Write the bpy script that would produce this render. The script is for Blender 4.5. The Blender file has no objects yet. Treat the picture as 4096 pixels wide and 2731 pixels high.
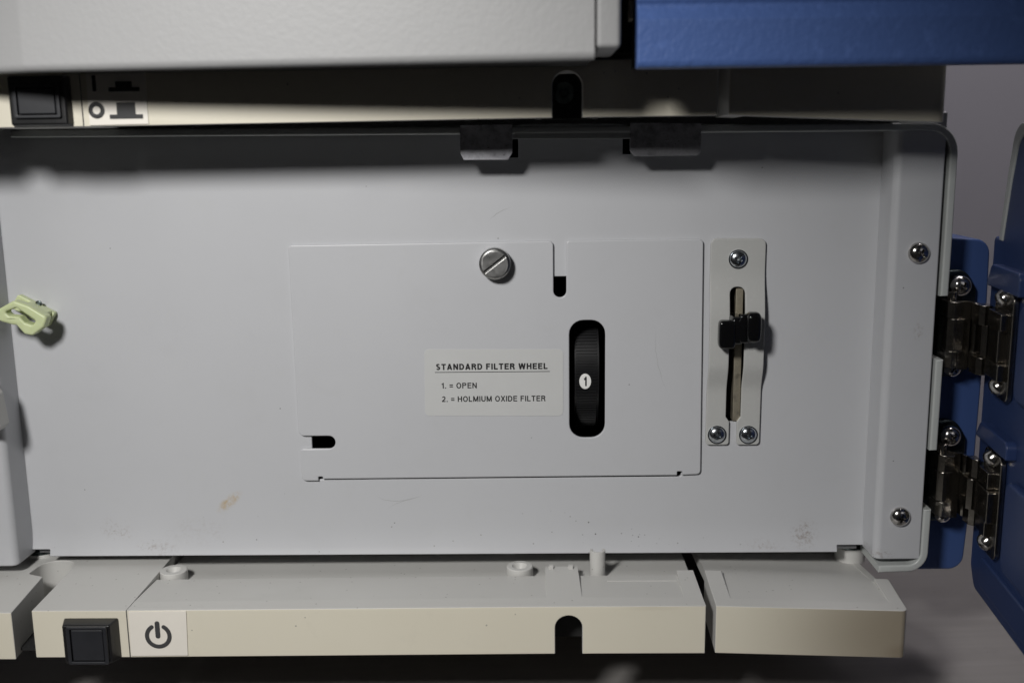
import bpy, bmesh, math, random
from mathutils import Vector, Matrix
R = math.radians
SC = bpy.context.scene
COL = SC.collection
random.seed(4)

# All dimensions below are millimetres: X right, Y away from the viewer, Z up.
# Z = 0 of the drawing is eye height; the bench top lies 184 mm below it.
ZB = 184.0
MM = 0.001
def W(x, y, z): return Vector((x*MM, y*MM, (z+ZB)*MM))

# ------------------------------------------------------------------ camera
cam = bpy.data.cameras.new('camera')
cam.sensor_fit = 'HORIZONTAL'; cam.sensor_width = 22.3
cam.lens = 22.3*4156.0/4096.0
cam.clip_start = 0.01; cam.clip_end = 20
cam.dof.use_dof = True; cam.dof.focus_distance = 0.338; cam.dof.aperture_fstop = 6.3
camo = bpy.data.objects.new('camera', cam); COL.objects.link(camo)
def cam_matrix(pitch, yaw, roll):
    base = Matrix(((1,0,0),(0,0,-1),(0,1,0)))
    cy, sy = math.cos(yaw), math.sin(yaw); Ry = Matrix(((cy,0,-sy),(0,1,0),(sy,0,cy)))
    cp, sp = math.cos(pitch), math.sin(pitch); Rp = Matrix(((1,0,0),(0,cp,-sp),(0,sp,cp)))
    cr, sr = math.cos(roll), math.sin(roll); Rr = Matrix(((cr,-sr,0),(sr,cr,0),(0,0,1)))
    M = Rr @ Rp @ Ry @ base
    right, up, back = M[0], -M[1], -M[2]
    return Matrix(((right[0],up[0],back[0],0),(right[1],up[1],back[1],0),(right[2],up[2],back[2],0),(0,0,0,1)))
camo.matrix_world = Matrix.Translation(W(0,-335,0)) @ cam_matrix(R(10.738), R(-1.169), R(-0.749))
SC.camera = camo

# ------------------------------------------------------------------ world, lamp, exposure
world = bpy.data.worlds.new('World'); SC.world = world; world.use_nodes = True
bgn = world.node_tree.nodes['Background']
bgn.inputs[0].default_value = (1.0, 0.97, 0.98, 1); bgn.inputs[1].default_value = 0.011
lamp = bpy.data.lights.new('hand_lamp', 'SPOT'); lamp.shadow_soft_size = 0.036
lamp.spot_size = R(64); lamp.spot_blend = 1.0
lamp.energy = 8.25; lamp.color = (1.0, 0.985, 0.96)
lampo = bpy.data.objects.new('hand_lamp', lamp); COL.objects.link(lampo)
lampo.location = W(-165, -400, 164)
lampo.rotation_euler = (W(-52, 0, -125) - lampo.location).to_track_quat('-Z', 'Y').to_euler()
# room lamp over the wall behind the stack
room = bpy.data.lights.new('room_lamp', 'AREA'); room.shape = 'RECTANGLE'; room.size = 0.5; room.size_y = 0.08
room.energy = 2.2; room.color = (1.0, 0.95, 0.98)
roomo = bpy.data.objects.new('room_lamp', room); COL.objects.link(roomo)
roomo.location = W(150, 190, 480)
roomo.rotation_euler = (W(230, 240, -60) - roomo.location).to_track_quat('-Z', 'Y').to_euler()
SC.view_settings.view_transform = 'Standard'; SC.view_settings.look = 'None'
SC.view_settings.exposure = 0.0; SC.view_settings.gamma = 1.0
SC.cycles.max_bounces = 8; SC.cycles.diffuse_bounces = 4

# ------------------------------------------------------------------ materials
class NT:
    def __init__(s, name):
        s.m = bpy.data.materials.new(name); s.m.use_nodes = True
        s.t = s.m.node_tree; s.p = s.t.nodes['Principled BSDF']
    def n(s, typ, **kw):
        nd = s.t.nodes.new(typ)
        for k, v in kw.items(): setattr(nd, k, v)
        return nd
    def l(s, a, b): s.t.links.new(a, b)
    def pos(s):
        if not hasattr(s, 'g'): s.g = s.n('ShaderNodeNewGeometry')
        return s.g.outputs['Position']
    def noise(s, scale, detail=3, rough=0.55, vec=None, dist=0.0):
        nd = s.n('ShaderNodeTexNoise'); s.l(vec or s.pos(), nd.inputs['Vector'])
        nd.inputs['Scale'].default_value = scale; nd.inputs['Detail'].default_value = detail
        nd.inputs['Roughness'].default_value = rough; nd.inputs['Distortion'].default_value = dist
        return nd.outputs['Fac']
    def maprange(s, v, a, b, c=0.0, d=1.0, smooth=True):
        nd = s.n('ShaderNodeMapRange'); nd.interpolation_type = 'SMOOTHSTEP' if smooth else 'LINEAR'
        s.l(v, nd.inputs[0])
        for i, k in enumerate((a, b, c, d)): nd.inputs[i+1].default_value = k
        return nd.outputs[0]
    def math(s, op, a, b=None):
        nd = s.n('ShaderNodeMath', operation=op)
        for i, v in enumerate((a, b)):
            if v is None: continue
            if isinstance(v, (int, float)): nd.inputs[i].default_value = v
            else: s.l(v, nd.inputs[i])
        return nd.outputs[0]
    def mix(s, fac, a, b):
        nd = s.n('ShaderNodeMix', data_type='RGBA')
        if isinstance(fac, (int, float)): nd.inputs[0].default_value = fac
        else: s.l(fac, nd.inputs[0])
        for i, v in ((6, a), (7, b)):
            if isinstance(v, tuple): nd.inputs[i].default_value = (*v, 1)
            else: s.l(v, nd.inputs[i])
        return nd.outputs[2]
    def mapping(s, loc=(0,0,0), rot=(0,0,0), sc=(1,1,1), typ='TEXTURE'):
        nd = s.n('ShaderNodeMapping', vector_type=typ); s.l(s.pos(), nd.inputs[0])
        nd.inputs[1].default_value = loc; nd.inputs[2].default_value = rot; nd.inputs[3].default_value = sc
        return nd.outputs[0]
    def blob(s, x, z, rx, rz, ang=0.0, y=0.0, ry=60.0):      # 1 inside an ellipse on the front, fading to 0
        v = s.mapping(tuple(W(x, y, z)), (0, R(ang), 0), (rx*MM, ry*MM, rz*MM))
        ln = s.n('ShaderNodeVectorMath', operation='LENGTH'); s.l(v, ln.inputs[0])
        return s.maprange(ln.outputs['Value'], 1.0, 0.25)
    def specks(s, scale, size, amount, mask=None):
        v = s.n('ShaderNodeTexVoronoi'); s.l(s.pos(), v.inputs['Vector']); v.inputs['Scale'].default_value = scale
        near = s.maprange(v.outputs['Distance'], size, size*0.55)
        sep = s.n('ShaderNodeSeparateColor'); s.l(v.outputs['Color'], sep.inputs[0])
        pick = s.math('GREATER_THAN', sep.outputs[0], 1.0-amount)
        r = s.math('MULTIPLY', near, pick)
        return s.math('MULTIPLY', r, mask) if mask is not None else r
    def bump(s, h, strength, dist, prev=None):
        nd = s.n('ShaderNodeBump'); nd.inputs['Strength'].default_value = strength
        nd.inputs['Distance'].default_value = dist*MM; s.l(h, nd.inputs['Height'])
        if prev: s.l(prev, nd.inputs['Normal'])
        return nd.outputs[0]
    def done(s, col, rough, metal=0.0, spec=0.5, normal=None):
        p = s.p
        if isinstance(col, tuple): p.inputs['Base Color'].default_value = (*col, 1)
        else: s.l(col, p.inputs['Base Color'])
        if isinstance(rough, (int, float)): p.inputs['Roughness'].default_value = rough
        else: s.l(rough, p.inputs['Roughness'])
        p.inputs['Metallic'].default_value = metal
        p.inputs['Specular IOR Level'].default_value = spec
        if normal is not None: s.l(normal, p.inputs['Normal'])
        return s.m

def simple(name, col, rough, metal=0.0, spec=0.5, var=0.06, vs=300, bs=None, bstr=0.3, bd=0.1):
    t = NT(name)
    f = t.noise(vs, 4)
    c = t.mix(f, tuple(k*(1-var) for k in col), tuple(min(1, k*(1+var)) for k in col))
    nrm = None
    if bs: nrm = t.bump(t.noise(bs, 3), bstr, bd)
    rr = t.maprange(t.noise(vs*0.4, 3), 0.2, 0.8, rough*0.85, min(1, rough*1.15), False)
    return t.done(c, rr, metal, spec, nrm)

def paint_mat():
    t = NT('white_powder_paint')
    base = t.mix(t.noise(14, 3), (0.492, 0.500, 0.522), (0.516, 0.523, 0.543))
    base = t.mix(t.math('MULTIPLY', t.maprange(t.noise(45, 5, 0.65), 0.5, 0.8), 0.10), base, (0.40, 0.40, 0.39))
    # brown smear
    sm = t.math('MULTIPLY', t.blob(-103.6, -118, 6.5, 2.4, -40), t.maprange(t.noise(420, 5, 0.7), 0.36, 0.62))
    base = t.mix(t.math('MULTIPLY', sm, 0.85), base, (0.44, 0.33, 0.19))
    # grey-brown scuffs near the lower edge
    fine = t.maprange(t.noise(900, 4, 0.75), 0.46, 0.64)
    patchy = t.maprange(t.noise(160, 4, 0.7), 0.34, 0.60)
    for (x, z, rx, rz, a, k) in ((-143, -127.5, 8, 5, 20, .5), (-129, -134, 9, 3.5, 5, .5), (91, -130.5, 6, 7, 20, .6),
                              (78, -134, 10, 3, 0, .35), (114, -133.5, 5, 3, 0, .8), (121, -59, 2, 4.5, 0, .7), (-116, -128, 16, 7, 0, .16)):
        f = t.math('MULTIPLY', t.math('MULTIPLY', t.blob(x, z, rx, rz, a), t.math('MULTIPLY', fine, patchy)), k)
        base = t.mix(f, base, (0.22, 0.17, 0.14))
    # hair-fine scratches: short arcs of large circles
    for (x, z, r, a0, hx, hz, hr, k) in ((-2, -36, 17, 0, -9.5, -23, 5, .6), (-45, -96, 22, 0, -46, -118, 9, .5), (-30, -150, 35, 0, -44, -118, 8, .35), (100, -60, 60, 0, 41, -70, 12, .3)):
        v = t.mapping(tuple(W(x, 0, z)), (0, 0, 0), (MM, 60*MM, MM)); ln = t.n('ShaderNodeVectorMath', operation='LENGTH'); t.l(v, ln.inputs[0])
        wob = t.math('MULTIPLY', t.math('SUBTRACT', t.noise(90, 3), 0.5), 3.0)
        dd = t.math('ABSOLUTE', t.math('SUBTRACT', t.math('ADD', ln.outputs['Value'], wob), r))
        f = t.math('MULTIPLY', t.math('MULTIPLY', t.maprange(dd, 0.16, 0.05), t.blob(hx, hz, hr, hr)), k)
        base = t.mix(f, base, (0.25, 0.25, 0.25))
    # faint hand smudges
    base = t.mix(t.math('MULTIPLY', t.maprange(t.noise(70, 6, 0.75, None, 0.8), 0.52, 0.74), 0.07), base, (0.38, 0.375, 0.37))
    # dust: sparse everywhere, a peppering above the tray
    d1 = t.specks(190, 0.055, 0.16)
    d2 = t.specks(480, 0.16, 0.30, t.blob(22, -130, 30, 11))
    d3 = t.specks(330, 0.11, 0.34, t.maprange(t.blob(-30, -136, 190, 22), 0.0, 1.0))
    base = t.mix(t.math('MULTIPLY', d1, 0.75), base, (0.10, 0.10, 0.10))
    base = t.mix(t.math('MULTIPLY', d2, 0.85), base, (0.05, 0.05, 0.05))
    base = t.mix(t.math('MULTIPLY', d3, 0.55), base, (0.15, 0.14, 0.13))
    rough = t.maprange(t.noise(30, 4), 0.3, 0.7, 0.31, 0.41, False)
    nrm = t.bump(t.noise(700, 3), 0.27, 0.05)
    return t.done(base, rough, 0, 0.55, nrm)

def grainy_paint(name, a, b, rough, scale, strength, dist, fleck=0.0):
    t = NT(name)
    base = t.mix(t.noise(25, 4), a, b)
    if fleck:
        base = t.mix(t.math('MULTIPLY', t.maprange(t.noise(scale*0.6, 3, 0.6), 0.55, 0.75), fleck), base, tuple(min(1, k*1.5+0.02) for k in b))
    h = t.noise(scale, 3, 0.6)
    return t.done(base, rough, 0, 0.45, t.bump(h, strength, dist))

def plastic_mat(name, a, b, dirt=(0.2,0.19,0.17), specks=0.3, brown=None):
    t = NT(name)
    base = t.mix(t.noise(30, 4), a, b)
    base = t.mix(t.math('MULTIPLY', t.maprange(t.noise(120, 5, 0.7), 0.55, 0.85), 0.25), base, tuple(k*0.75 for k in a))
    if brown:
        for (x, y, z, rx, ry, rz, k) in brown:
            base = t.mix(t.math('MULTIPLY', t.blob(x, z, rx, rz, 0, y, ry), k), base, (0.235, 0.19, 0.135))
    d = t.specks(340, 0.115, specks)
    base = t.mix(t.math('MULTIPLY', d, 0.7), base, dirt)
    nrm = t.bump(t.noise(1400, 2), 0.12, 0.05)
    return t.done(base, t.maprange(t.noise(60, 3), 0.3, 0.7, 0.40, 0.52, False), 0, 0.4, nrm)

def bench_mat():
    t = NT('brushed_grey_bench')
    v = t.mapping((0,0,0), (0,0,R(4)), (0.10, 0.004, 0.05))
    n1 = t.noise(1.0, 6, 0.65, v)
    n2 = t.noise(40, 5, 0.6)
    c = t.mix(n1, (0.21, 0.198, 0.188), (0.32, 0.305, 0.295))
    c = t.mix(t.math('MULTIPLY', t.maprange(n2, 0.5, 0.8), 0.35), c, (0.16, 0.155, 0.15))
    c = t.mix(t.math('MULTIPLY', t.specks(260, 0.08, 0.2), 0.8), c, (0.10, 0.07, 0.06))
    return t.done(c, t.maprange(n1, 0.2, 0.8, 0.34, 0.5, False), 0.15, 0.5, t.bump(n1, 0.12, 0.1))

def metal_mat(name, col, rough, scr=0.5, dark=None):
    t = NT(name)
    n = t.noise(350, 5, 0.7)
    c = t.mix(t.maprange(n, 0.35, 0.75), col, dark or tuple(k*0.6 for k in col))
    return t.done(c, t.maprange(n, 0.3, 0.75, rough*0.7, rough*1.35, False), 1.0, 0.5, t.bump(t.noise(900, 3), 0.08*scr, 0.05))

PAINT = paint_mat()
GREYP = grainy_paint('textured_light_grey_paint', (0.345, 0.347, 0.35), (0.368, 0.369, 0.372), 0.5, 620, 0.35, 0.25)
BEIGEP = grainy_paint('fine_textured_warm_grey_paint', (0.435, 0.438, 0.428), (0.46, 0.463, 0.45), 0.42, 1500, 0.35, 0.10, 0.10)
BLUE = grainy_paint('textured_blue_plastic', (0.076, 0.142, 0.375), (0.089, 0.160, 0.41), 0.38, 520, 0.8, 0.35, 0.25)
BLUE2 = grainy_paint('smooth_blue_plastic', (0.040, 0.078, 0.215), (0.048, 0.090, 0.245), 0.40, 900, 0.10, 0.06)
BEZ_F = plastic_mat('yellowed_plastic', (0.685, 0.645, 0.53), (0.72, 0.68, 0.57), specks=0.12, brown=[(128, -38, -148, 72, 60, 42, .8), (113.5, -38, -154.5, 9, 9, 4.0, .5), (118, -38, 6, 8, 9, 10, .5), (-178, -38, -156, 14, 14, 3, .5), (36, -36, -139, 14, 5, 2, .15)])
BEZ_T = plastic_mat('warm_grey_plastic', (0.535, 0.53, 0.51), (0.57, 0.565, 0.545), specks=0.6)
CREAM = simple('cream_label', (0.80, 0.76, 0.69), 0.5, var=0.03)
STICK = simple('satin_label_film', (0.538, 0.543, 0.54), 0.38, var=0.03, vs=120)
INK = simple('black_ink', (0.012, 0.012, 0.013), 0.45)
SYMB = simple('dark_grey_print', (0.05, 0.05, 0.052), 0.55)
BLACK = simple('black_plastic', (0.009, 0.009, 0.010), 0.34, var=0.2, bs=1500, bstr=0.15, bd=0.05)
SWITCH = simple('charcoal_switch_plastic', (0.020, 0.021, 0.025), 0.42, var=0.25, vs=160, bs=1600, bstr=0.15, bd=0.05)
RUBBER = simple('glossy_black_vinyl', (0.004, 0.004, 0.0045), 0.09, spec=0.6)
DARK = simple('dark_interior', (0.010, 0.010, 0.010), 0.75)
CHROME = metal_mat('nickel_screw', (0.62, 0.60, 0.58), 0.16)
ZINCS = metal_mat('zinc_screw', (0.68, 0.72, 0.76), 0.20)
HINGE = metal_mat('worn_nickel_hinge', (0.36, 0.335, 0.30), 0.22, 0.7, (0.19, 0.175, 0.15))
DKMET = metal_mat('dark_steel_plate', (0.10, 0.12, 0.12), 0.35)
ZINC = metal_mat('zinc_sheet', (0.56, 0.56, 0.60), 0.38, 1.6, (0.28, 0.28, 0.30))
ALU = metal_mat('aluminium_knob', (0.50, 0.50, 0.49), 0.34, 1.0, (0.36, 0.36, 0.36))
BRASS = metal_mat('dull_brass_lever', (0.55, 0.50, 0.40), 0.55, 1.0, (0.32, 0.29, 0.22))
CASE = simple('case_grey_paint', (0.47, 0.49, 0.48), 0.4, var=0.05, bs=1200, bstr=0.15, bd=0.05)
WALL = simple('pale_lilac_wall', (0.69, 0.68, 0.74), 0.7, var=0.04, vs=20)
BENCH = bench_mat()
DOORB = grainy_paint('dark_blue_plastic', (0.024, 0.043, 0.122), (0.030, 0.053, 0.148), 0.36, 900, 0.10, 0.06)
tc = NT('pale_green_nylon')
CLIP = tc.done(tc.mix(tc.noise(220, 3), (0.53, 0.60, 0.34), (0.61, 0.66, 0.41)), 0.38, 0, 0.45)
tc.p.inputs['Subsurface Weight'].default_value = 0.35; tc.p.inputs['Subsurface Radius'].default_value = (1, 1, 0.6); tc.p.inputs['Subsurface Scale'].default_value = 0.0015

# ------------------------------------------------------------------ mesh helpers
def curve_mesh(loops, t, bev, res=2):
    """Filled outline with holes, thickness t, rounded edges bev. Local x,y in the outline, front face at z = 0, back at -t."""
    cu = bpy.data.curves.new('c', 'CURVE'); cu.dimensions = '2D'; cu.fill_mode = 'BOTH'
    for lp in loops:
        sp = cu.splines.new('POLY'); sp.points.add(len(lp)-1); sp.use_cyclic_u = True
        for i, p in enumerate(lp): sp.points[i].co = (p[0], p[1], 0, 1)
    cu.bevel_depth = bev; cu.bevel_resolution = res; cu.offset = -bev
    cu.extrude = max(0.0, t/2-bev)
    ob = bpy.data.objects.new('c', cu); me = bpy.data.meshes.new_from_object(ob)
    vs = [(v.co.x, v.co.y, v.co.z-t/2) for v in me.vertices]; fs = [tuple(p.vertices) for p in me.polygons]
    bpy.data.objects.remove(ob); bpy.data.curves.remove(cu); bpy.data.meshes.remove(me)
    return vs, fs

def fillet(pts, n=6):
    """Closed outline; each point is (x, y) or (x, y, radius)."""
    out = []; m = len(pts)
    for i, p in enumerate(pts):
        r = p[2] if len(p) > 2 else 0
        P = Vector(p[:2]); A = Vector(pts[i-1][:2]); B = Vector(pts[(i+1) % m][:2])
        if r <= 0: out.append(tuple(P)); continue
        a = (A-P); b = (B-P); la, lb = a.length, b.length; a.normalize(); b.normalize()
        ang = a.angle(b); d = min(r/math.tan(ang/2), la*0.49, lb*0.49); r = d*math.tan(ang/2)
        c = P + (a+b).normalized()*(r/math.sin(ang/2))
        s = P+a*d-c; e = P+b*d-c
        a0 = math.atan2(s.y, s.x); a1 = math.atan2(e.y, e.x); da = (a1-a0+math.pi) % (2*math.pi)-math.pi
        for k in range(n+1):
            th = a0+da*k/n; out.append((c.x+r*math.cos(th), c.y+r*math.sin(th)))
    return out
def rrect(x0, x1, y0, y1, r): return fillet([(x0,y0,r),(x1,y0,r),(x1,y1,r),(x0,y1,r)])
def circ(x, y, r, n=32, ry=None): return [(x+r*math.cos(2*math.pi*i/n), y+(ry or r)*math.sin(2*math.pi*i/n)) for i in range(n)]

class MB:
    def __init__(s): s.v = []; s.f = []
    def add(s, vs, fs, fn=lambda p: p):
        o = len(s.v); s.v += [tuple(fn(p)) for p in vs]; s.f += [tuple(i+o for i in f) for f in fs]; return s
    def bm(s, bm, fn=lambda p: p):
        bm.verts.index_update(); return s.add([v.co[:] for v in bm.verts], [[v.index for v in f.verts] for f in bm.faces], fn)
    def box(s, x0, x1, y0, y1, z0, z1, bev=0.0, seg=2, fn=lambda p: p):
        b = bmesh.new(); bmesh.ops.create_cube(b, size=1)
        for v in b.verts: v.co = ((x0+x1)/2+v.co.x*(x1-x0), (y0+y1)/2+v.co.y*(y1-y0), (z0+z1)/2+v.co.z*(z1-z0))
        if bev: bmesh.ops.bevel(b, geom=b.edges[:], offset=bev, segments=seg, affect='EDGES', profile=0.5)
        s.bm(b, fn); b.free(); return s
    def hexa(s, c8, bev=0.0, seg=2):
        """c8: 4 corners of one end, then the 4 matching corners of the other."""
        b = bmesh.new(); vs = [b.verts.new(c) for c in c8]
        for f in ((0,1,2,3),(7,6,5,4),(0,4,5,1),(1,5,6,2),(2,6,7,3),(3,7,4,0)): b.faces.new([vs[i] for i in f])
        bmesh.ops.recalc_face_normals(b, faces=b.faces[:])
        if bev: bmesh.ops.bevel(b, geom=b.edges[:], offset=bev, segments=seg, affect='EDGES', profile=0.5)
        s.bm(b); b.free(); return s
    def pillow(s, x0, x1, y0, y1, z0, z1, e=0.45, n=24):          # rounded cushion-like block
        f = lambda v: math.copysign(abs(v)**e, v); vs = []; fs = []
        for j in range(n+1):
            ph = -math.pi/2+math.pi*j/n
            for i in range(2*n):
                th = math.pi*i/n
                vs.append(((x0+x1)/2+(x1-x0)/2*f(math.cos(ph))*f(math.cos(th)), (y0+y1)/2+(y1-y0)/2*f(math.cos(ph))*f(math.sin(th)), (z0+z1)/2+(z1-z0)/2*f(math.sin(ph))))
        for j in range(n):
            for i in range(2*n):
                k = (i+1) % (2*n); fs.append((j*2*n+i, j*2*n+k, (j+1)*2*n+k, (j+1)*2*n+i))
        return s.add(vs, fs)
    def front(s, loops, yf, t, bev=0.15, fn=None):            # outline in X,Z, facing the viewer
        vs, fs = curve_mesh(loops, t, bev)
        g = lambda p: (p[0], yf-p[2], p[1])
        return s.add(vs, fs, (lambda p: fn(g(p))) if fn else g)
    def top(s, loops, zt, t, bev=0.15):                       # outline in X,Y, facing up
        vs, fs = curve_mesh(loops, t, bev); return s.add(vs, fs, lambda p: (p[0], p[1], zt+p[2]))
    def prism(s, prof, x0, x1, bev=0.0, seg=2):               # profile in Y,Z run along X
        b = bmesh.new(); a = [b.verts.new((x0, y, z)) for y, z in prof]; c = [b.verts.new((x1, y, z)) for y, z in prof]
        n = len(prof); b.faces.new(a); b.faces.new(c[::-1])
        for i in range(n): b.faces.new((a[i], c[i], c[(i+1) % n], a[(i+1) % n]))
        bmesh.ops.recalc_face_normals(b, faces=b.faces[:])
        if bev: bmesh.ops.bevel(b, geom=b.edges[:], offset=bev, segments=seg, affect='EDGES', profile=0.5)
        s.bm(b); b.free(); return s
    def lathe(s, prof, c, axis, seg=32, wob=None):            # prof: (radius, height); axis '-Y', 'Z', '-X'
        A = {'-Y': (Vector((1,0,0)), Vector((0,0,1)), Vector((0,-1,0))), 'Z': (Vector((1,0,0)), Vector((0,1,0)), Vector((0,0,1))),
             '-X': (Vector((0,1,0)), Vector((0,0,1)), Vector((-1,0,0)))}[axis]
        c = Vector(c); vs = []; fs = []; m = len(prof)
        for j, (r, h) in enumerate(prof):
            for i in range(seg):
                th = 2*math.pi*i/seg; q = r+(wob(i, j) if wob else 0)
                vs.append(c+A[0]*q*math.cos(th)+A[1]*q*math.sin(th)+A[2]*h)
        for j in range(m-1):
            for i in range(seg):
                k = (i+1) % seg; fs.append((j*seg+i, j*seg+k, (j+1)*seg+k, (j+1)*seg+i))
        fs.append(tuple(range(seg))[::-1]); fs.append(tuple((m-1)*seg+i for i in range(seg)))
        return s.add(vs, fs)
    def slices(s, axis, vals):                                # cut the mesh so that it can be bent
        b = s.tobm()
        for v in vals:
            co = [0,0,0]; no = [0,0,0]; co[axis] = v; no[axis] = 1
            bmesh.ops.bisect_plane(b, geom=b.verts[:]+b.edges[:]+b.faces[:], plane_co=co, plane_no=no, dist=1e-4)
        s.v = []; s.f = []; s.bm(b); b.free(); return s
    def tobm(s):
        b = bmesh.new(); vs = [b.verts.new(p) for p in s.v]
        for f in s.f:
            try: b.faces.new([vs[i] for i in f])
            except ValueError: pass
        return b
    def warp(s, fn): s.v = [tuple(fn(p)) for p in s.v]; return s
    def build(s, name, mat, parent=None, pick=None, angle=35):
        b = s.tobm()
        bmesh.ops.remove_doubles(b, verts=b.verts[:], dist=1e-4)
        bmesh.ops.recalc_face_normals(b, faces=b.faces[:])
        for v in b.verts: v.co = W(*v.co)
        me = bpy.data.meshes.new(name); b.to_mesh(me); b.free()
        mats = mat if isinstance(mat, (list, tuple)) else [mat]
        for m in mats: me.materials.append(m)
        if pick:
            for p in me.polygons: p.material_index = pick(p)
        me.shade_smooth(); me.set_sharp_from_angle(angle=R(angle))
        o = put(bpy.data.objects.new(name, me), parent)
        wn = o.modifiers.new('weighted_normal', 'WEIGHTED_NORMAL'); wn.keep_sharp = True; wn.weight = 90
        return o

BASE = {}
def put(o, parent=None):
    COL.objects.link(o)
    if parent:
        o.parent = parent; o.matrix_parent_inverse = Matrix.Translation(-BASE.get(parent.name, Vector((0,0,0))))
    return o
def thing(name, label, cat, x, y, z, group=None):
    o = bpy.data.objects.new(name, None); o.empty_display_size = 0.02; COL.objects.link(o)
    o.location = W(x, y, z); BASE[o.name] = W(x, y, z)
    tag(o, label, cat, group); return o
def tag(o, label, cat=None, group=None):
    o['label'] = label
    if cat: o['category'] = cat
    if group: o['group'] = group
    return o
def lab(o, label): o['label'] = label; return o

# one Phillips screw mesh of radius 1 mm facing the viewer, reused at every size
def screw_mesh(name, mat, dome, cross=True, flange=0.0):
    b = bmesh.new(); nr, na = 22, 72; rows = []
    for j in range(nr+1):
        r = j/nr; row = []
        for i in range(na):
            th = 2*math.pi*i/na; x, z = r*math.cos(th), r*math.sin(th)
            h = dome*math.sqrt(max(0, 1-(r*0.97)**2))
            if cross:
                for u, w in ((x, z), (z, x)):
                    wd = 0.105
                    if abs(w) < wd and abs(u) < 0.46: h -= 0.34*min(1, (0.46-abs(u))/0.12)*min(1, (wd-abs(w))/0.03+0.25)
                if r < 0.16: h -= 0.12
            row.append(b.verts.new((x*MM, -h*MM, z*MM)))
        rows.append(row)
    ring = [b.verts.new((math.cos(2*math.pi*i/na)*MM, 0.35*MM, math.sin(2*math.pi*i/na)*MM)) for i in range(na)]
    rows.append(ring)
    for j in range(len(rows)-1):
        for i in range(na): b.faces.new((rows[j][i], rows[j][(i+1) % na], rows[j+1][(i+1) % na], rows[j+1][i]))
    if flange:
        f0 = [b.verts.new((math.cos(2*math.pi*i/na)*flange*MM, -0.10*MM, math.sin(2*math.pi*i/na)*flange*MM)) for i in range(na)]
        f1 = [b.verts.new((math.cos(2*math.pi*i/na)*flange*MM, 0.35*MM, math.sin(2*math.pi*i/na)*flange*MM)) for i in range(na)]
        f2 = [b.verts.new((math.cos(2*math.pi*i/na)*0.97*MM, -0.10*MM, math.sin(2*math.pi*i/na)*0.97*MM)) for i in range(na)]
        for i in range(na):
            k = (i+1) % na; b.faces.new((f2[i], f2[k], f0[k], f0[i])); b.faces.new((f0[i], f0[k], f1[k], f1[i]))
    bmesh.ops.remove_doubles(b, verts=b.verts[:], dist=1e-7); bmesh.ops.recalc_face_normals(b, faces=b.faces[:])
    me = bpy.data.meshes.new(name); b.to_mesh(me); b.free(); me.materials.append(mat)
    me.shade_smooth(); me.set_sharp_from_angle(angle=R(40)); return me
SCR_Z = screw_mesh('zinc_screw', ZINCS, 0.55, True, 1.12)
SCR_N = screw_mesh('nickel_screw', CHROME, 0.72, True)
SCR_H = screw_mesh('hinge_screw', CHROME, 0.78, True)
def screw(me, parent, x, y, z, r, spin=20, face='-Y', name='screw'):
    o = bpy.data.objects.new(name, me); put(o, parent)
    o.location = W(x, y, z); o.scale = (r, r, r)
    o.rotation_euler = (0, R(spin), 0) if face == '-Y' else (R(spin), 0, R(-90))
    return o

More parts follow.
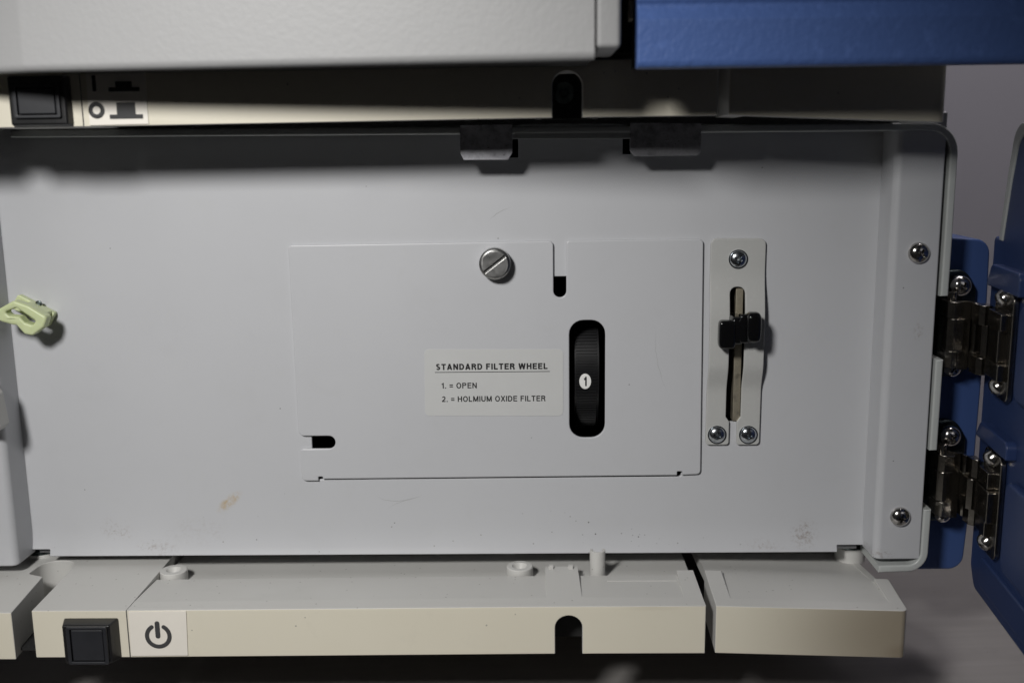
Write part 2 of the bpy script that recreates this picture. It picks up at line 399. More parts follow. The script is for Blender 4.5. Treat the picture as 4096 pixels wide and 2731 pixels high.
def arcp(cx, cy, rx, ry, a0, a1, n=10): return [(cx+rx*math.cos(R(a0+(a1-a0)*i/n)), cy+ry*math.sin(R(a0+(a1-a0)*i/n))) for i in range(n+1)]
def glyph(c, w):
    """Centre lines of a plain sans capital of height 1 and its width."""
    h = w/2; t = 1-h
    if c == 'T': return .66, [[(0,t),(.66,t)], [(.33,1),(.33,0)]]
    if c == 'A': return .76, [[(h*.9,0),(.38,1.0)], [(.76-h*.9,0),(.38,1.0)], [(.16,.27),(.60,.27)]]
    if c == 'N': return .72, [[(h,0),(h,1)], [(.72-h,0),(.72-h,1)], [(h,.97),(.72-h,.03)]]
    if c == 'D': return .72, [[(h,0),(h,1)], [(0,t),(.34,t)]+arcp(.34,.5,.38-h,.5-h,88,-88)+[(.34,h),(0,h)]]
    if c in 'RP':
        q = [[(h,0),(h,1)], [(0,t),(.40,t)]+arcp(.42,.73,.26-h,.27-h,88,-88)+[(.40,.46+h),(0,.46+h)]]
        if c == 'R': q.append([(.36,.46),(.50,.40),(.56,.28),(.58,.08),(.66,0)])
        return .70, q
    if c == 'F': return .60, [[(h,0),(h,1)], [(0,t),(.60,t)], [(0,.52),(.53,.52)]]
    if c == 'E': return .64, [[(h,0),(h,1)], [(0,t),(.64,t)], [(0,.53),(.59,.53)], [(0,h),(.64,h)]]
    if c == 'I': return w, [[(h,0),(h,1)]]
    if c == 'L': return .58, [[(h,0),(h,1)], [(0,h),(.58,h)]]
    if c == 'H': return .72, [[(h,0),(h,1)], [(.72-h,0),(.72-h,1)], [(h,.53),(.72-h,.53)]]
    if c == 'W': return 1.02, [[(h*.8,1),(.27,.0)], [(.27,0),(.51,1)], [(.51,1),(.75,0)], [(.75,0),(1.02-h*.8,1)]]
    if c == 'M': return .86, [[(h,0),(h,1)], [(.86-h,0),(.86-h,1)], [(h,1),(.43,.05)], [(.43,.05),(.86-h,1)]]
    if c == 'U': return .72, [[(h,1),(h,.36)]+arcp(.36,.36,.36-h,.36-h,180,360)+[(.72-h,1)]]
    if c == 'X': return .70, [[(h*.7,0),(.70-h*.7,1)], [(h*.7,1),(.70-h*.7,0)]]
    if c == 'O': return .80, [arcp(.40,.5,.40-h,.52-h,0,360,24)]
    if c == 'S': return .66, [arcp(.33,.75,.29-h,.27-h,20,250,12)[:-1]+[(.24,.56),(.44,.45)]+arcp(.33,.27,.31-h,.29-h,70,-160,12)]
    if c == '1': return .40, [[(.28,0),(.28,1)], [(.28,.84),(.16,.76),(.02,.74)]]
    if c == '2': return .60, [arcp(.30,.70,.29-h,.30-h,165,-20,10)+[(.46,.50),(.12,.20),(h,h)], [(0,h),(.58,h)]]
    if c == '.': return w*1.1, [[(0,h),(w*1.1,h)]]
    if c == '=': return .56, [[(0,.62),(.56,.62)], [(0,.30),(.56,.30)]]
    return .30, []
def text_mesh(body, x0, x1, zbase, yf, parent, name, mat, w=0.13, cap=2.0):
    lines = []; x = 0
    for c in body:
        wd, st_ = glyph(c, w)
        lines += [[(x+px, pz) for px, pz in ln] for ln in st_]; x += wd+(.15 if c != ' ' else .10)
    xs = [p[0] for ln in lines for p in ln]; a, b_ = min(xs)-w/2, max(xs)+w/2
    sx = (x1-x0)/(b_-a); mb = MB()
    for k, ln in enumerate(lines):
        n = len(ln); vs = []
        for i in range(n):
            p = Vector(ln[i]); d0 = (p-Vector(ln[i-1])).normalized() if i else None; d1 = (Vector(ln[i+1])-p).normalized() if i < n-1 else None
            d = ((d0 or d1)+(d1 or d0)).normalized(); nn = Vector((-d.y, d.x)); ref = d0 or d1
            mit = 1/max(.5, abs(nn.dot(Vector((-ref.y, ref.x)))))
            for s_ in (1, -1):
                q = p+nn*s_*w/2*mit; vs.append((x0+(q.x-a)*sx, yf-0.0006*(k % 5), zbase+q.y*cap))
        mb.add(vs, [(2*i, 2*i+1, 2*i+3, 2*i+2) for i in range(n-1)])
    return mb.build(name, mat, parent)

# ------------------------------------------------------------------ setting: bench and wall
b = MB().box(-700, 700, -92, 330, -ZB-30, -ZB, 1.0).build('bench_top', BENCH); b['kind'] = 'structure'
b = MB().box(-900, 900, 240, 260, -ZB-600, 900).build('wall', WALL); b['kind'] = 'structure'

# ------------------------------------------------------------------ moulded bezel along the foot of each instrument
def bend(x): return 0.7*min(1, max(0, (x+126)/132))
def front_pick(p): return 1 if p.normal.y < -0.75 and p.center.y < -0.0372 else 0

def make_bezels(root, dz, droop, xend):
    zt = -139.5+dz; zb = -155.1+dz
    # left moulding with keyhole gap
    key = fillet([(-215,-38), (-162,-38,.3), (-164.2,-12,.6), (-170.2,-9.5,2.0), (-169.3,1.5,5.5), (-158.0,1.5,5.5), (-157.0,-9.5,1.0), (-155.6,-38,.3), (-126.25,-38), (-126.25,2.0,.4), (-127.6,18), (-215,18)])
    m = MB().top([key], zt, 15.6, 0.28)
    m.warp(lambda p: (p[0], p[1], p[2]-(0.6 if p[0] < -161.5 and p[1] < -13 else 0)))
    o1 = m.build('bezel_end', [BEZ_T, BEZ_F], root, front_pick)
    lab(o1, 'left bezel moulding with keyhole gap and switch cut into its yellowed front')
    # long middle moulding
    arch = [(-126.0,zb), (6.0,zb)] + [(10.2-4.2*math.cos(math.pi*i/14), zt-7.0+4.0*math.sin(math.pi*i/14)) for i in range(15)] + [(14.4,zb), (52.0,zb), (52.0,zt), (-126.0,zt)]
    m = MB().front([arch], -38, 3.0, 0.28)
    comb = fillet([(-126,-35.2), (52,-35.2), (52.2,-10.8,.2), (46.8,-10.8,.2), (46.2,-31.7), (14.6,-31.2), (14.3,-9.8,.2), (3.4,-9.8,.2), (3.6,-31.2), (-126,-31.7)])
    m.top([comb], zt-0.03, 1.9, 0.06)
    m.prism([(-31.9,zt-.05), (-11.9,zt-1.35), (-11.9,zt-3.7), (4,zt-3.8), (42,zt-4.8), (42,zt-9), (-13.6,zt-9), (-13.6,zt-3.0), (-31.9,zt-2.0)], -126.0, 51.9)
    m.prism([(-6.6,zt-.3), (-9.9,zt-.3), (-9.9,zt-4.0), (-6.6,zt-4.0)], 3.5, 14.2)                 # hollow wedge back
    m.box(23.5, 46.0, -17.3, -16.9, zt-1.2, zt-0.82)                                                # thin moulded line
    m.slices(0, [-110+8*i for i in range(20)]); m.warp(lambda p: (p[0], p[1], p[2]+bend(p[0])))
    ch = MB().box(1.5, 19, -26, -24.5, zb+0.5, zt-2.3).box(1.5, 3.0, -34.9, -26, zb+.5, zt-2.1).box(17.5, 19, -34.9, -26, zb+.5, zt-2.1)
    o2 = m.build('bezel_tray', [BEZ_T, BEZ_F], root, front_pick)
    ch.build('slot_shade_liner', DARK, o2)  # dark liner added so the shaded inside of the arch stays black
    MB().box(-173, -153, -34, 6, zb+.4, zb+1.4).build('keyhole_light_stop', DARK, o1)  # added dark plate, keeps light through the keyhole off the bench
    lab(o2, 'long middle bezel moulding with a ramped top and an arched cut-out')
    # right moulding
    k = xend
    dr = lambda p: (p[0], p[1], p[2]+0.7-droop*max(0, p[0]-55)/58)
    U = fillet([(55.1,-38,.25), (k,-38,2.2), (k+2.0,-14,.8), (110.6,-14.2), (109.3,-32), (60.7,-32), (61.6,-10.8,.2), (56.0,-10.8,.2)])
    m = MB().top([U], zt, 15.5, 0.28)
    m.prism([(-32.2,zt-.05), (-11.9,zt-1.2), (-4,zt-2.6), (6,zt-3.4), (42,zt-4.6), (42,zt-9), (-32.2,zt-5)], 57.0, 110.5)
    m.prism([(-15,zt-.9), (6,zt-3.2), (6,zt-6), (-15,zt-6)], 110.0, 112.2)
    m.slices(0, [60+8*i for i in range(8)]); m.warp(dr)
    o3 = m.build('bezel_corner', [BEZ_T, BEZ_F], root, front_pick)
    lab(o3, 'right bezel moulding with a rounded, browned outer corner')
    return o1, o2, o3, zt, zb

# ------------------------------------------------------------------ lower instrument
L = thing('laboratory_instrument', 'open white-panelled lab instrument with filter wheel cover, its blue door swung open', 'instrument', -20, 60, -ZB)

# back panel with its openings
outer = fillet([(-172.5,10), (-172.5,-134.4), (-166.2,-134.4,.3), (-166.2,-136.6,.2), (102.1,-136.5,.2), (102.1,-134.3,.3), (111.0,-134.3), (111.0,10)])
holes = [fillet([(-74.4,-42.3,.5), (-74.4,-110.25,.5), (49.3,-110.05,.5), (49.3,-42.3,.5)]),
         rrect(62.0, 70.0, -91.3, -44.5, 0.5), rrect(-7.2, -4.1, -4.2, 1.6, .2), rrect(29.0, 31.6, -3.6, 1.2, .2)]
panel = MB().front([outer]+holes, 0, 1.6, 0.35).slices(2, [-123.2-1.1*i for i in range(12)])
panel.warp(lambda p: (p[0], p[1]-0.019*max(0, -126.5-p[2])**2, p[2]))
panel = panel.build('back_panel', PAINT, L, angle=60)
lab(panel, 'large flat white painted back panel with a brown smear and dust')
def hollow(x0, x1, y0, y1, z0, z1):
    v = [(x, y, z) for x in (x0, x1) for y in (y0, y1) for z in (z0, z1)]
    return MB().add(v, [(0,1,3,2),(4,5,7,6),(0,2,6,4),(1,3,7,5),(2,3,7,6)])
hollow(-76, 90, 1.7, 60, -116, -28).build('chamber', DARK, L)
hollow(-12, 40, 1.7, 16, -10, 9).build('chamber', DARK, L)

# filter cover
cov = fillet([(-78.7,-31.1,1.2), (6.85,-30.6,1.5), (6.85,-48.9,2.05), (11.0,-48.9,2.05), (11.0,-30.6,1.2), (54.9,-30.5,1.6), (55.6,-109.0,1.4),
              (49.5,-109.2), (49.5,-108.0,.3), (47.8,-108.0,.3), (47.8,-109.3), (-71.1,-109.8), (-71.1,-109.0,.3), (-72.6,-109.0,.3), (-72.6,-110.4),
              (-78.2,-110.4,1.5), (-78.3,-99.2,1.2), (-66.3,-99.2,2.15), (-66.3,-94.8,2.15), (-78.5,-94.8,2.0)])
cover = MB().front([cov, rrect(11.9, 23.65, -96.0, -56.5, 4.6)], -1.3, 1.2, 0.38).build('filter_cover', PAINT, L)
lab(cover, 'flat white cover plate with two notches and a tall wheel slot')
# thumb screw with knurled rim and a cut slot
ts = MB()
ts.lathe([(3.2,-.3),(3.2,.4),(4.7,.5),(5.0,.8),(5.0,3.9),(4.75,4.15),(4.55,4.3),(4.3,4.4),(4.3,4.55)], (-11.9,-1.3,-37.4), '-Y', 120, lambda i, j: (0.10 if i % 2 else -0.06) if j in (3,4) else 0)
ca, sa = math.cos(R(37.7)), math.sin(R(37.7))
for sgn in (1, -1):
    seg = [(4.3*math.cos(t_), sgn*(4.3*math.sin(t_))) for t_ in [math.asin(.5/4.3)+(math.pi-2*math.asin(.5/4.3))*i/24 for i in range(25)]]
    ts.front([[(-11.9+x*ca-z*sa, -37.4+x*sa+z*ca) for x, z in seg]], -6.75, 0.95, 0.12)
lab(ts.build('thumb_screw', ALU, cover), 'knurled slotted aluminium thumb screw')
# sticker and its print
st = MB().front([fillet([(-35.6,-65.6,1.6), (9.9,-66.0,1.6), (9.8,-88.5,1.6), (-36.0,-88.1,1.6)])], -1.42, 0.11, 0.03).build('label_sticker', STICK, L)
lab(st, 'rounded translucent label reading STANDARD FILTER WHEEL')
text_mesh('STANDARD FILTER WHEEL', -31.9, 5.0, -72.6, -1.435, st, 'lettering', INK, 0.225, 2.05)
MB().box(-32.3, 5.5, -1.436, -1.42, -73.50, -73.28).build('underline', INK, st)
text_mesh('1. = OPEN', -30.4, -18.6, -78.85, -1.435, st, 'lettering', INK, 0.18, 1.9)
text_mesh('2. = HOLMIUM OXIDE FILTER', -30.4, 4.1, -83.4, -1.435, st, 'lettering', INK, 0.18, 1.9)

# ribbed filter wheel
wc = (24.6, -76.0); NTOOTH = 132; prof = []
for i in range(NTOOTH):
    for dr_, off in ((0, 0.0), (0, .38), (-.38, .5), (-.38, .88)):
        th = 2*math.pi*(i+off)/NTOOTH; r_ = 23.0+dr_; prof.append((wc[0]-r_*math.cos(th), wc[1]+r_*math.sin(th)))
wh = MB(); n_ = len(prof)
wh.add([(x, y, z) for x in (14.3, 21.2) for y, z in prof], [tuple(range(n_)), tuple(range(n_, 2*n_))[::-1]]+[(i, (i+1) % n_, n_+(i+1) % n_, n_+i) for i in range(n_)])
for x0, x1 in ((13.8, 14.3), (21.2, 21.9)):
    wh.lathe([(22.75, 0), (22.75, x1-x0)], (x1, wc[0], wc[1]), '-X', 90)
wheel = wh.build('filter_wheel', BLACK, L, angle=20)
lab(wheel, 'black ribbed thumbwheel showing number 1 in its slot')
bd = MB().front([circ(17.25, -77.5, 1.95, 32, 2.6)], 1.38, 0.35, 0.05).build('number_badge', simple('white_badge', (0.78, 0.78, 0.76), 0.45), wheel)
text_mesh('1', 16.6, 17.75, -79.1, 1.36, wheel, 'numeral', INK, 0.22, 3.2)

# lever bracket, bowed in the middle
def sm(a, b_, x): t_ = min(1, max(0, (x-a)/(b_-a))); return t_*t_*(3-2*t_)
def bow(z): return -2.4*(sm(-40, -57, z) if z > -60 else 1-sm(-71, -81, z))
br = fillet([(57.3,-30.4,2.0), (74.9,-30.6,2.0), (74.8,-98.95,1.3), (67.2,-98.95,1.0), (67.2,-91.0,.4), (68.4,-89.3,.8), (68.5,-46.0,2.2), (63.6,-46.0,2.2), (63.5,-89.3,.8), (64.7,-91.0,.4), (64.7,-98.9,1.0), (57.0,-98.9,1.3)])
m = MB().front([br], -1.3, 1.2, 0.3).slices(2, [-38-1.5*i for i in range(32)])
m.warp(lambda p: (p[0], p[1]+bow(p[2]), p[2]))
brk = m.build('lever_bracket', BEIGEP, L)
lab(brk, 'bowed warm-grey slotted bracket held by three screws')
for x, z, sp in ((66.1,-37.1,25), (60.7,-95.3,15), (71.0,-95.4,8)): screw(SCR_Z, brk, x, -1.35, z, 2.75, sp)
# lever and its vinyl cap
lv = MB().box(65.9, 68.3, -.4, 14, -91.0, -46.6, 0.2); lv.box(64.6, 67.0, -5.0, 3, -62.5, -55, 0.3)
lv.box(62.5, 64.6, 3.0, 9, -54.0, -50.0, .2)
lev = lv.build('lever', BRASS, L); lab(lev, 'dull brass lever arm inside the bracket slot')
cp = MB()
cp.pillow(59.2, 64.6, -9.6, -5.4, -65.0, -55.8, .38)
cp.pillow(63.2, 66.9, -9.2, 1.0, -64.0, -54.6, .35)
cp.pillow(65.6, 69.0, -9.6, -5.4, -63.2, -53.8, .35)
cp.pillow(67.4, 72.1, -12.4, -7.4, -62.6, -52.9, .50)
lab(cp.build('lever_cap', RUBBER, lev), 'glossy black stepped vinyl grip')

# side posts
m = MB().top([fillet([(110.7,.8), (110.9,-12,2.4), (125.9,-12,.6), (125.9,.8)])], 8, 143.0, 0.6)
post = m.build('side_post', PAINT, L); lab(post, 'white right-hand post with two dome screws')
screw(SCR_N, post, 119.5, -12.0, -34.6, 3.25, 38); screw(SCR_N, post, 118.6, -12.0, -120.2, 3.2, 12)
m = MB().top([fillet([(-205,-.05), (-205,-12), (-172.4,-12,2.4), (-172.2,.8)])], 8, 144.0, 0.8)
post = m.build('side_post', PAINT, L); lab(post, 'white left-hand post with a door catch')
# catch on the left post
MB().front([fillet([(-177,-67), (-173.8,-68.2,.5), (-173.8,-87,.5), (-177,-89)])], -12.2, .3, .05).build('catch_slot', DARK, post)
m = MB().front([fillet([(-180,-70.5), (-172.6,-72.6,1), (-170.6,-76.2,1.5), (-169.6,-86.3,.8), (-171.5,-88.2,1), (-180,-89)])], -18.5, 6.3, 0.5)
m.build('catch_tongue', BEZ_T, post)

# case shell: rounded sheet edge broken at the two hinges
def strip(pts, w, y0, y1, name):
    """Constant-width strip along a path in X,Z."""
    n = len(pts); L_, R_ = [], []
    for i in range(n):
        a = Vector(pts[max(0, i-1)]); b_ = Vector(pts[min(n-1, i+1)]); d = (b_-a).normalized(); nn = Vector((-d.y, d.x))
        p = Vector(pts[i]); L_.append(tuple(p+nn*w/2)); R_.append(tuple(p-nn*w/2))
    return MB().front([L_+R_[::-1]], y0, y1-y0, 0.6).build(name, CASE, L)
arc = lambda cx, cz, r, a0, a1, n=8: [(cx+r*math.cos(R(a0+(a1-a0)*i/n)), cz+r*math.sin(R(a0+(a1-a0)*i/n))) for i in range(n+1)]
s1 = strip([(-160,5.2), (-60,4.6), (40,4.0)] + arc(120.5,-4.2,7.8,90,0) + [(128.3,-30), (128.2,-48.2)], 2.4, -12.5, 18, 'case_edge')
lab(s1, 'upper grey sheet-metal case edge with rounded corner')
s2 = strip([(128.0,-68.4), (127.9,-98)], 2.4, -12.5, 6, 'case_edge'); lab(s2, 'short grey case edge between the hinges')
s3 = strip([(127.3,-117.8), (127.2,-131)] + arc(121.8,-132.6,5.4,0,-90) + [(112.6,-138.2)], 2.4, -12.5, 8, 'case_edge'); lab(s3, 'lower grey case edge with rounded corner')
MB().box(-200, 124, 19, 235, 2.6, 5.2, .3).build('case_top', CASE, L)
MB().box(125.9, 128.2, 19, 235, -141, -5, .3).build('case_side', CASE, L)
MB().box(-200, 125, 70, 234, -150, 2, 1).build('chassis', DARK, L)
MB().box(-172, 110, 3, 43, -137.2, -136.3, .2).build('panel_bounce_sheet', PAINT, L)  # added pale sheet, bounces light down into the shaded tray
MB().box(-160, 112, 41, 43.5, -150, -137.2, .2).build('rear_bounce_sheet', BEZ_T, L)  # pale upright added behind the tray as a reflector for its shaded floor
for x in (-150, 100):
    for y in (90, 210): MB().lathe([(9,0),(11,34)], (x, y, -ZB), 'Z', 24).build('rubber_foot', BLACK, L)
# flange and zinc tabs at the top
fl = MB().front([fillet([(-5.4,1.6), (30.0,1.2), (30.3,4.9), (26,5.8,3), (-3,6.0,3), (-5.4,5.0)])], -12.3, 1.0, 0.1)
fl.build('top_flange', CASE, L)
for pts in ([(-21.6,6), (-21.7,-2.5), (-20.6,-4.6), (-7.1,-4.7), (-5.7,-2.7), (-5.6,6)], [(30.1,6), (30.1,-2.4), (31.5,-4.1), (50.7,-4.1), (51.6,-2.7), (51.7,5.5)]):
    m = MB().front([pts], -12.6, 0.9, 0.12); c0 = 5
    m.warp(lambda p: (p[0], p[1]+(p[2]-5)*0.015, p[2]))
    m.build('latch_tab', ZINC, L)

# bezels of the lower instrument, bosses on the tray
e1, e2, e3, zt, zb = make_bezels(L, 0, 1.9, 113.3)
def ring(x, y, ztop, r, ri, depth, h, name):
    MB().lathe([(r,-h), (r,-.25), (r-.25,0), (ri+.2,0), (ri,-.2), (ri*.55,-depth)], (x, y, ztop), 'Z', 40).build(name, BEZ_T, e2)
ring(-121.8, -7.2, -139.3, 4.5, 2.3, 1.6, 8, 'screw_boss')
ring(-5.1, -7.0, -138.6, 4.4, 2.4, 1.8, 8.2, 'screw_boss')
ring(-9.0, 18.0, -140.4, 5.0, 2.0, 1, 7.0, 'screw_boss')
half = [(20.9+2.6*math.cos(a), -7.6+2.6*math.sin(a)) for a in [R(-205+230*i/20) for i in range(21)]] + [(20.9+1.7*math.cos(a), -7.6+1.7*math.sin(a)) for a in [R(25-230*i/20) for i in range(21)]]
MB().top([half], -132.9, 14, 0.12).build('half_round_post', BEZ_T, e2)
for x, pz in ((5.4, 0), (11.9, 0)): MB().box(x-.75, x+.75, -9.0, -7.4, -140.2, -138.0, .1).build('snap_hook', BEZ_T, e2)
for x, y, z, par in ((110.2, 11.0, -139.2, e3), (-173.5, 8.0, -138.4, e1)):
    MB().lathe([(5.2,-5.0), (5.2,-.2), (5.0,0)], (x, y, z), 'Z', 32).build('screw_boss', BEZ_T, par)
    MB().lathe([(4.9,0), (4.9,.5), (4.3,.6), (4.3,1.0), (4.6,1.2), (4.2,1.5), (4.6,1.8), (4.2,2.1), (4.6,2.4), (4.2,2.7), (4.5,3.0), (3.9,3.4), (2.6,3.4), (2.6,1.4)], (x, y, z), 'Z', 32).build('threaded_nut', DKMET, par)

# power switch: tapered charcoal frame and key
def switch(root, x0, x1, z0, z1, k, yf, yk, key):
    p = MB()
    p.hexa([(x0,-37.9,z0), (x1,-37.9,z0), (x1,-37.9,z1), (x0,-37.9,z1), (x0+k,yf,z0+k*.4), (x1-k,yf,z0+k*.4), (x1-k,yf,z1-k*.4), (x0+k,yf,z1-k*.4)], 0.55, 3)
    sw = p.build('power_switch', BLACK, root)
    kx0, kx1, kz0, kz1 = key
    fr = MB().front([rrect(kx0-1.4, kx1+1.4, kz0-1.1, kz1+1.1, .6), rrect(kx0-.25, kx1+.25, kz0-.25, kz1+.25, .2)], yf-.9, 0.95, 0.2).build('switch_rim', SWITCH, sw)
    MB().box(kx0, kx1, yk, yf+.6, kz0, kz1, 0.35, 3).build('switch_key', SWITCH, sw)
    return sw
lab(switch(L, -145.7, -128.6, -155.3, -141.8, 1.3, -42.5, -43.1, (-141.6,-131.9,-153.6,-143.5)), 'square black push switch on the yellowed front')
# power label with standby symbol
pl = MB().front([fillet([(-125.3,-139.9,.1), (-107.4,-139.8,.1), (-107.9,-154.5,.1), (-125.6,-154.6,.1)])], -38.35, .35, .06).build('power_label', CREAM, L)
pl.location = (0, 0, 0.00012)
lab(pl, 'cream label with a grey standby symbol')
cx, cz, ro, ri = -116.6, -147.9, 4.15, 2.85
ra = [R(128+284*i/40) for i in range(41)]; ra = [R(-238+296*i/40) for i in range(41)]
c_ = [(cx+ro*math.cos(a), cz+ro*math.sin(a)) for a in ra]+arc(cx+3.5*math.cos(ra[-1]), cz+3.5*math.sin(ra[-1]), .65, math.degrees(ra[-1])+20, math.degrees(ra[-1])+160, 6)+[(cx+ri*math.cos(a), cz+ri*math.sin(a)) for a in ra[::-1]]+arc(cx+3.5*math.cos(ra[0]), cz+3.5*math.sin(ra[0]), .65, math.degrees(ra[0])-160, math.degrees(ra[0])-20, 6)
MB().front([c_], -38.46, .1, .01).build('standby_ring', SYMB, pl)
MB().front([rrect(-117.45, -115.95, -148.7, -143.0, .74)], -38.46, .1, .01).build('standby_bar', SYMB, pl)

# ------------------------------------------------------------------ blue trim, hinges and open door
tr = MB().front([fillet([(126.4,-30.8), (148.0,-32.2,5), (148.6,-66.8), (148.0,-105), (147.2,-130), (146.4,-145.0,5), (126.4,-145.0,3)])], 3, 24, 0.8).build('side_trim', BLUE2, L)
lab(tr, 'blue plastic side trim beside the case')
DX, DY = -0.108, -0.994                     # the open door runs towards the viewer
def door_pt(u, z, n=0.0): return (145.4+DX*u+n*DY, -5.0+DY*u-n*DX, z)          # n > 0 is into the compartment
def doorplate(loops, n, t, bev):
    vs, fs = curve_mesh(loops, t, bev); return MB().add(vs, fs, lambda p: door_pt(p[0], p[1], n+p[2]))
dout = fillet([(0,-30,2), (0,-139.5,3), (4.5,-146,5), (110,-146), (110,2), (17,2,7), (12.5,-12), (8.2,-30.5,1)])
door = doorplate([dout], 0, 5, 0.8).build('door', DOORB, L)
lab(door, 'blue instrument door swung open towards the viewer')
rim = fillet([(6.2,-31), (10.2,-10), (14,4.4,8), (110,4.4), (110,1.0), (17.5,1.0,7), (13.2,-12), (8.9,-31)])
doorplate([rim], 0.6, 8, 0.5).build('door_rim', CASE, door)
for z0, z1 in ((-45, -38), (-93.5, -88)):
    doorplate([fillet([(5,z0,.6), (34,z0,.6), (34,z1,2.5), (9,z1,2.5)])], 3.0, 3.4, 0.5).build('hinge_seat', DOORB, door)
for z in (-60, -112):
    doorplate([rrect(34, 70, z-15, z+13, 4)], 2.6, 3.0, 0.9).build('stiffening_pad', DOORB, door)
doorplate([rrect(14, 105, -141, -131, 2)], 1.6, 2.0, 0.6).build('stiffening_pad', DOORB, door)

def make_hinge(zc, flip, label):
    """Two-leaf door hinge; zc is the middle of the knuckle column."""
    P = MB()
    P.front([fillet([(127.2,zc+18.6,1), (139.6,zc+19.4,4.5), (143.4,zc+13,3), (143.4,zc-10,2), (140.0,zc-16,4.5), (127.2,zc-15.6,2)])], .5, 2.6, .5)
    h = P.build('hinge', DKMET, L); lab(h, label)
    screw(SCR_H, h, 137.0, -2.2, zc+14.4, 3.4, 30+flip*25); screw(SCR_H, h, 136.2, -2.2, zc-12.6, 2.8, 50)
    # pin stub
    MB().lathe([(1.5,0), (1.5,3.0)], (132.6, -7, zc+10.2), 'Z', 20).build('pin', HINGE, h)
    oct_ = lambda x0, x1, y0, y1, c: [(x0+c,y0), (x1-c*.6,y0), (x1,y0+c), (x1,y1), (x0,y1), (x0,y0+c)]
    segs = ((zc+10.5, zc+5.3), (zc+5.2, zc-5.1), (zc-5.2, zc-10.6)) if not flip else ((zc+10.5, zc+4.9), (zc+4.8, zc-5.0), (zc-5.1, zc-10.0))
    for i, (a, b_) in enumerate(segs):
        wide = (i % 2 == 1) != bool(flip)
        x1 = 135.9 if wide else 134.4
        MB().top([oct_(130.6, x1, -11.6 if wide else -11.2, -3.0, 1.5)], a, a-b_, .18).build('knuckle', HINGE, h)
    MB().box(135.4, 139.0, -7.2, -5.4, zc-12, zc+10.2, .2).build('leaf', HINGE, h)
    for i, (a, b_) in enumerate(segs):
        w_ = 1.7 if (i % 2 == 0) != bool(flip) else 0.9
        MB().top([oct_(139.0+(.0 if w_ > 1 else .3), 139.2+w_, -9.4, -4.6, .5)], a-.6, a-b_, .12).build('knuckle', HINGE, h)
    ms = ((zc+9.8, zc+3.6), (zc+3.5, zc-6.6), (zc-6.7, zc-12.2))
    for i, (a, b_) in enumerate(ms):
        wide = (i % 2 == 0) != bool(flip)
        MB().top([oct_(138.9 if wide else 140.2, 143.0, -14.6 if wide else -14.2, -8.5, 1.3)], a, a-b_, .16).build('knuckle', HINGE, h)
    # link plate from the middle column to the door
    MB().hexa([(142.6,-13.9,zc-12.0), (145.6,-17.5,zc-11.2), (145.6,-19.0,zc-11.2), (142.6,-15.2,zc-12.0), (142.6,-13.9,zc+9.6), (145.6,-17.5,zc+9.4), (145.6,-19.0,zc+9.4), (142.6,-15.2,zc+9.6)], .15).build('link_plate', DKMET, h)
    # door leaf with its knuckles and screws
    doorplate([fillet([(12,zc-17,3), (28,zc-17,3), (28,zc+16,3), (12,zc+16,3)])], 2.0, 1.6, .3).build('door_leaf', HINGE, h)
    for i, (a, b_) in enumerate(((zc+9.6, zc+4.4), (zc+4.3, zc-5.6), (zc-5.7, zc-10.9))):
        wide = (i % 2 == 0) != bool(flip)
        doorplate([rrect(13.5, 25.5 if wide else 22.5, b_, a, .3)], 4.4 if wide else 3.8, 2.6, .3).build('knuckle', HINGE, h)
    for z in (zc+13.4, zc-13.8):
        q = door_pt(19.5, z, 2.0)
        screw(SCR_H, h, q[0], q[1], q[2], 2.9, 40, '-X')
make_hinge(-60.8, 0, 'upper nickel door hinge with dome screws')
make_hinge(-110.6, 1, 'lower nickel door hinge with dome screws')

# ------------------------------------------------------------------ nylon cable clip on the panel
K = thing('cable_clip', 'pale green nylon cable clip stuck at the left of the white panel', 'cable clip', -163, 0, -52)
MB().front([fillet([(-167.6,-46.0,.6), (-156.1,-52.3,.6), (-158.9,-56.9,.6), (-170.5,-50.3,.6)])], -2.6, 2.55, .3).build('clip_base', CLIP, K)
ko = fillet([(-164.5,-46.6,1.5), (-159.8,-48.5,1), (-154.3,-52.1,1.2), (-155.7,-55.3,1.2), (-159.6,-58.0,1.6), (-162.1,-57.5,1.5), (-164.5,-54.5,.3), (-165.5,-54.5,.3), (-170.4,-53.0,1.5), (-170.2,-49.6,1.5)])
kh = fillet([(-167.8,-50.3,.5), (-163.8,-48.9,.9), (-161.4,-50.8,.6), (-158.0,-53.2,.7), (-159.2,-54.6,.8), (-161.5,-53.8,.6), (-163.2,-51.8,.3), (-164.2,-51.7,.3), (-166.4,-51.5,.6)])
MB().front([ko, kh], -12.0, 4.2, .7).build('clip_loop', CLIP, K)
MB().front([fillet([(-163.4,-47.9,.8), (-156.6,-51.6,.8), (-157.6,-53.2,.6), (-164.2,-49.6,.6)])], -8.2, 6.0, .3).build('clip_neck', CLIP, K)
MB().lathe([(1.0,0), (1.0,.5), (.5,.7)], (-160.9, -2.6, -49.0), '-Y', 20).build('rivet', DKMET, K)

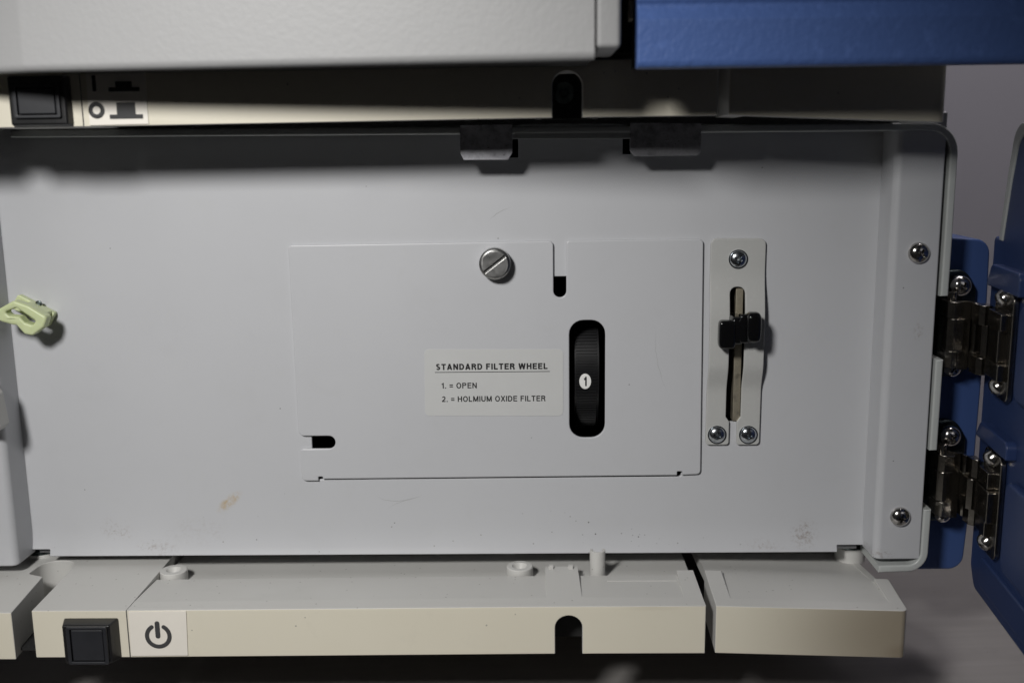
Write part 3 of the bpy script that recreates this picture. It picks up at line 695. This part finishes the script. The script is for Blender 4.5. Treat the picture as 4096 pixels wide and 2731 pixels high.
# ------------------------------------------------------------------ upper instrument stacked on top
U = thing('laboratory_instrument', 'upper stacked instrument with closed grey and blue front above the open one', 'instrument', -20, 60, 5.3)
DZ = 161.5
make_bezels(U, DZ, 2.7, 115.0)
sw2 = switch(U, -146.2, -128.6, 6.6, 20.6, .9, -40.6, -41.4, (-142.6,-132.2,9.9,17.0)); lab(sw2, 'wide black rocker switch on the upper bezel')
ul = MB().front([fillet([(-124.2,22), (-124.2,6.7,.1), (-107.5,6.9,.1), (-107.5,22)])], -38.3, .3, .06).build('switch_label', CREAM, U)
lab(ul, 'cream label with on and off push-button symbols')
MB().front([rrect(-122.5, -121.5, 16.0, 20.3, .1)], -38.42, .1, .01).build('on_bar', INK, ul)
MB().front([circ(-121.9, 10.85, 2.3), circ(-121.9, 10.85, 1.1)[::-1]], -38.42, .1, .01).build('off_ring', INK, ul)
MB().front([[(-118.0,15.9), (-109.3,15.9), (-109.3,17.0), (-111.4,17.0), (-111.4,18.6), (-116.0,18.6), (-116.0,17.0), (-118.0,17.0)]], -38.42, .1, .01).build('pressed_symbol', INK, ul)
MB().front([[(-118.3,8.4), (-108.9,8.4), (-108.9,9.6), (-110.9,9.6), (-110.9,12.9), (-116.2,12.9), (-116.2,9.6), (-118.3,9.6)]], -38.42, .1, .01).build('released_symbol', INK, ul)
MB().lathe([(3.0,0), (3.0,1.2), (2.2,1.6), (1.2,1.6), (1.0,.9)], (9.6, -28.5, 14.2), '-Y', 28).build('fixing_screw', DKMET, U)
# grey front panel: slightly cranked at the left, with a separate end strip
gp = MB()
def gprof(yf): return [(yf,92), (yf,22.1), (yf+.5,20.7), (yf+1.6,20.0), (yf+3.5,20.1), (yf+3.5,92)]
b_ = bmesh.new(); rows = []
for x, yf in ((-220,-30.0), (-132.2,-58.6), (-131.0,-59.2), (-60,-66.0), (15.7,-72.5)):
    rows.append([b_.verts.new((x, y, z)) for y, z in gprof(yf)])
for a, c in zip(rows, rows[1:]):
    for i in range(6): b_.faces.new((a[i], c[i], c[(i+1) % 6], a[(i+1) % 6]))
b_.faces.new(rows[0]); b_.faces.new(rows[-1][::-1]); gp.bm(b_); b_.free()
g = gp.build('front_panel', GREYP, U, angle=50); lab(g, 'textured light grey front panel, out of focus')
MB().box(16.15, 22.2, -72.1, -44, 22.7, 92, 1.2, 4).build('front_panel_strip', GREYP, U)
# blue door with a stepped profile
MB().box(27.6, 137, -64.2, -42, 19.4, 92, .3).build('door_shade_block', DARK, U)  # added dark box, stops light bouncing onto the bezel below
bp = [(-64,18.1), (-67.3,17.9), (-68.5,18.4), (-69.0,19.5), (-69.2,29.5), (-67.6,32.6), (-67.5,33.4), (-68.2,34.3), (-67.4,60), (-65.5,92), (-64,92)]
m = MB().prism(bp, 26.5, 138, 0.4, 3)
lab(m.build('door', BLUE, U), 'closed textured blue door with a stepped lower edge')
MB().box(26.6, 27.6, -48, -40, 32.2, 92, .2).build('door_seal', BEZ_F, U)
MB().box(-215, 117, -8, 235, 10.5, 170, 1).build('chassis', DARK, U)
MB().box(20, 30, -41, -8, 24, 92).build('door_jamb', DARK, U)
MB().hexa([(-128,-52,20.8), (15.4,-66.2,20.8), (15.4,-40,20.8), (-128,-40,20.8), (-128,-52,92), (15.4,-66.2,92), (15.4,-40,92), (-128,-40,92)]).build('panel_shade_block', DARK, U)  # dark filler added to keep the shade under the grey panel deep
for x0, x1 in ((-125,4.0), (16.5,51), (57,109)): MB().box(x0, x1, -34, -8.5, 8.6, 10.2).build('underside_light_stop', DARK, U)  # unseen dark plates added to cut bounce light behind the bezel
for x in (-150, 100):
    for y in (60, 200): MB().lathe([(8,0), (9,5.4)], (x, y, 5.2), 'Z', 24).build('rubber_foot', BLACK, U)
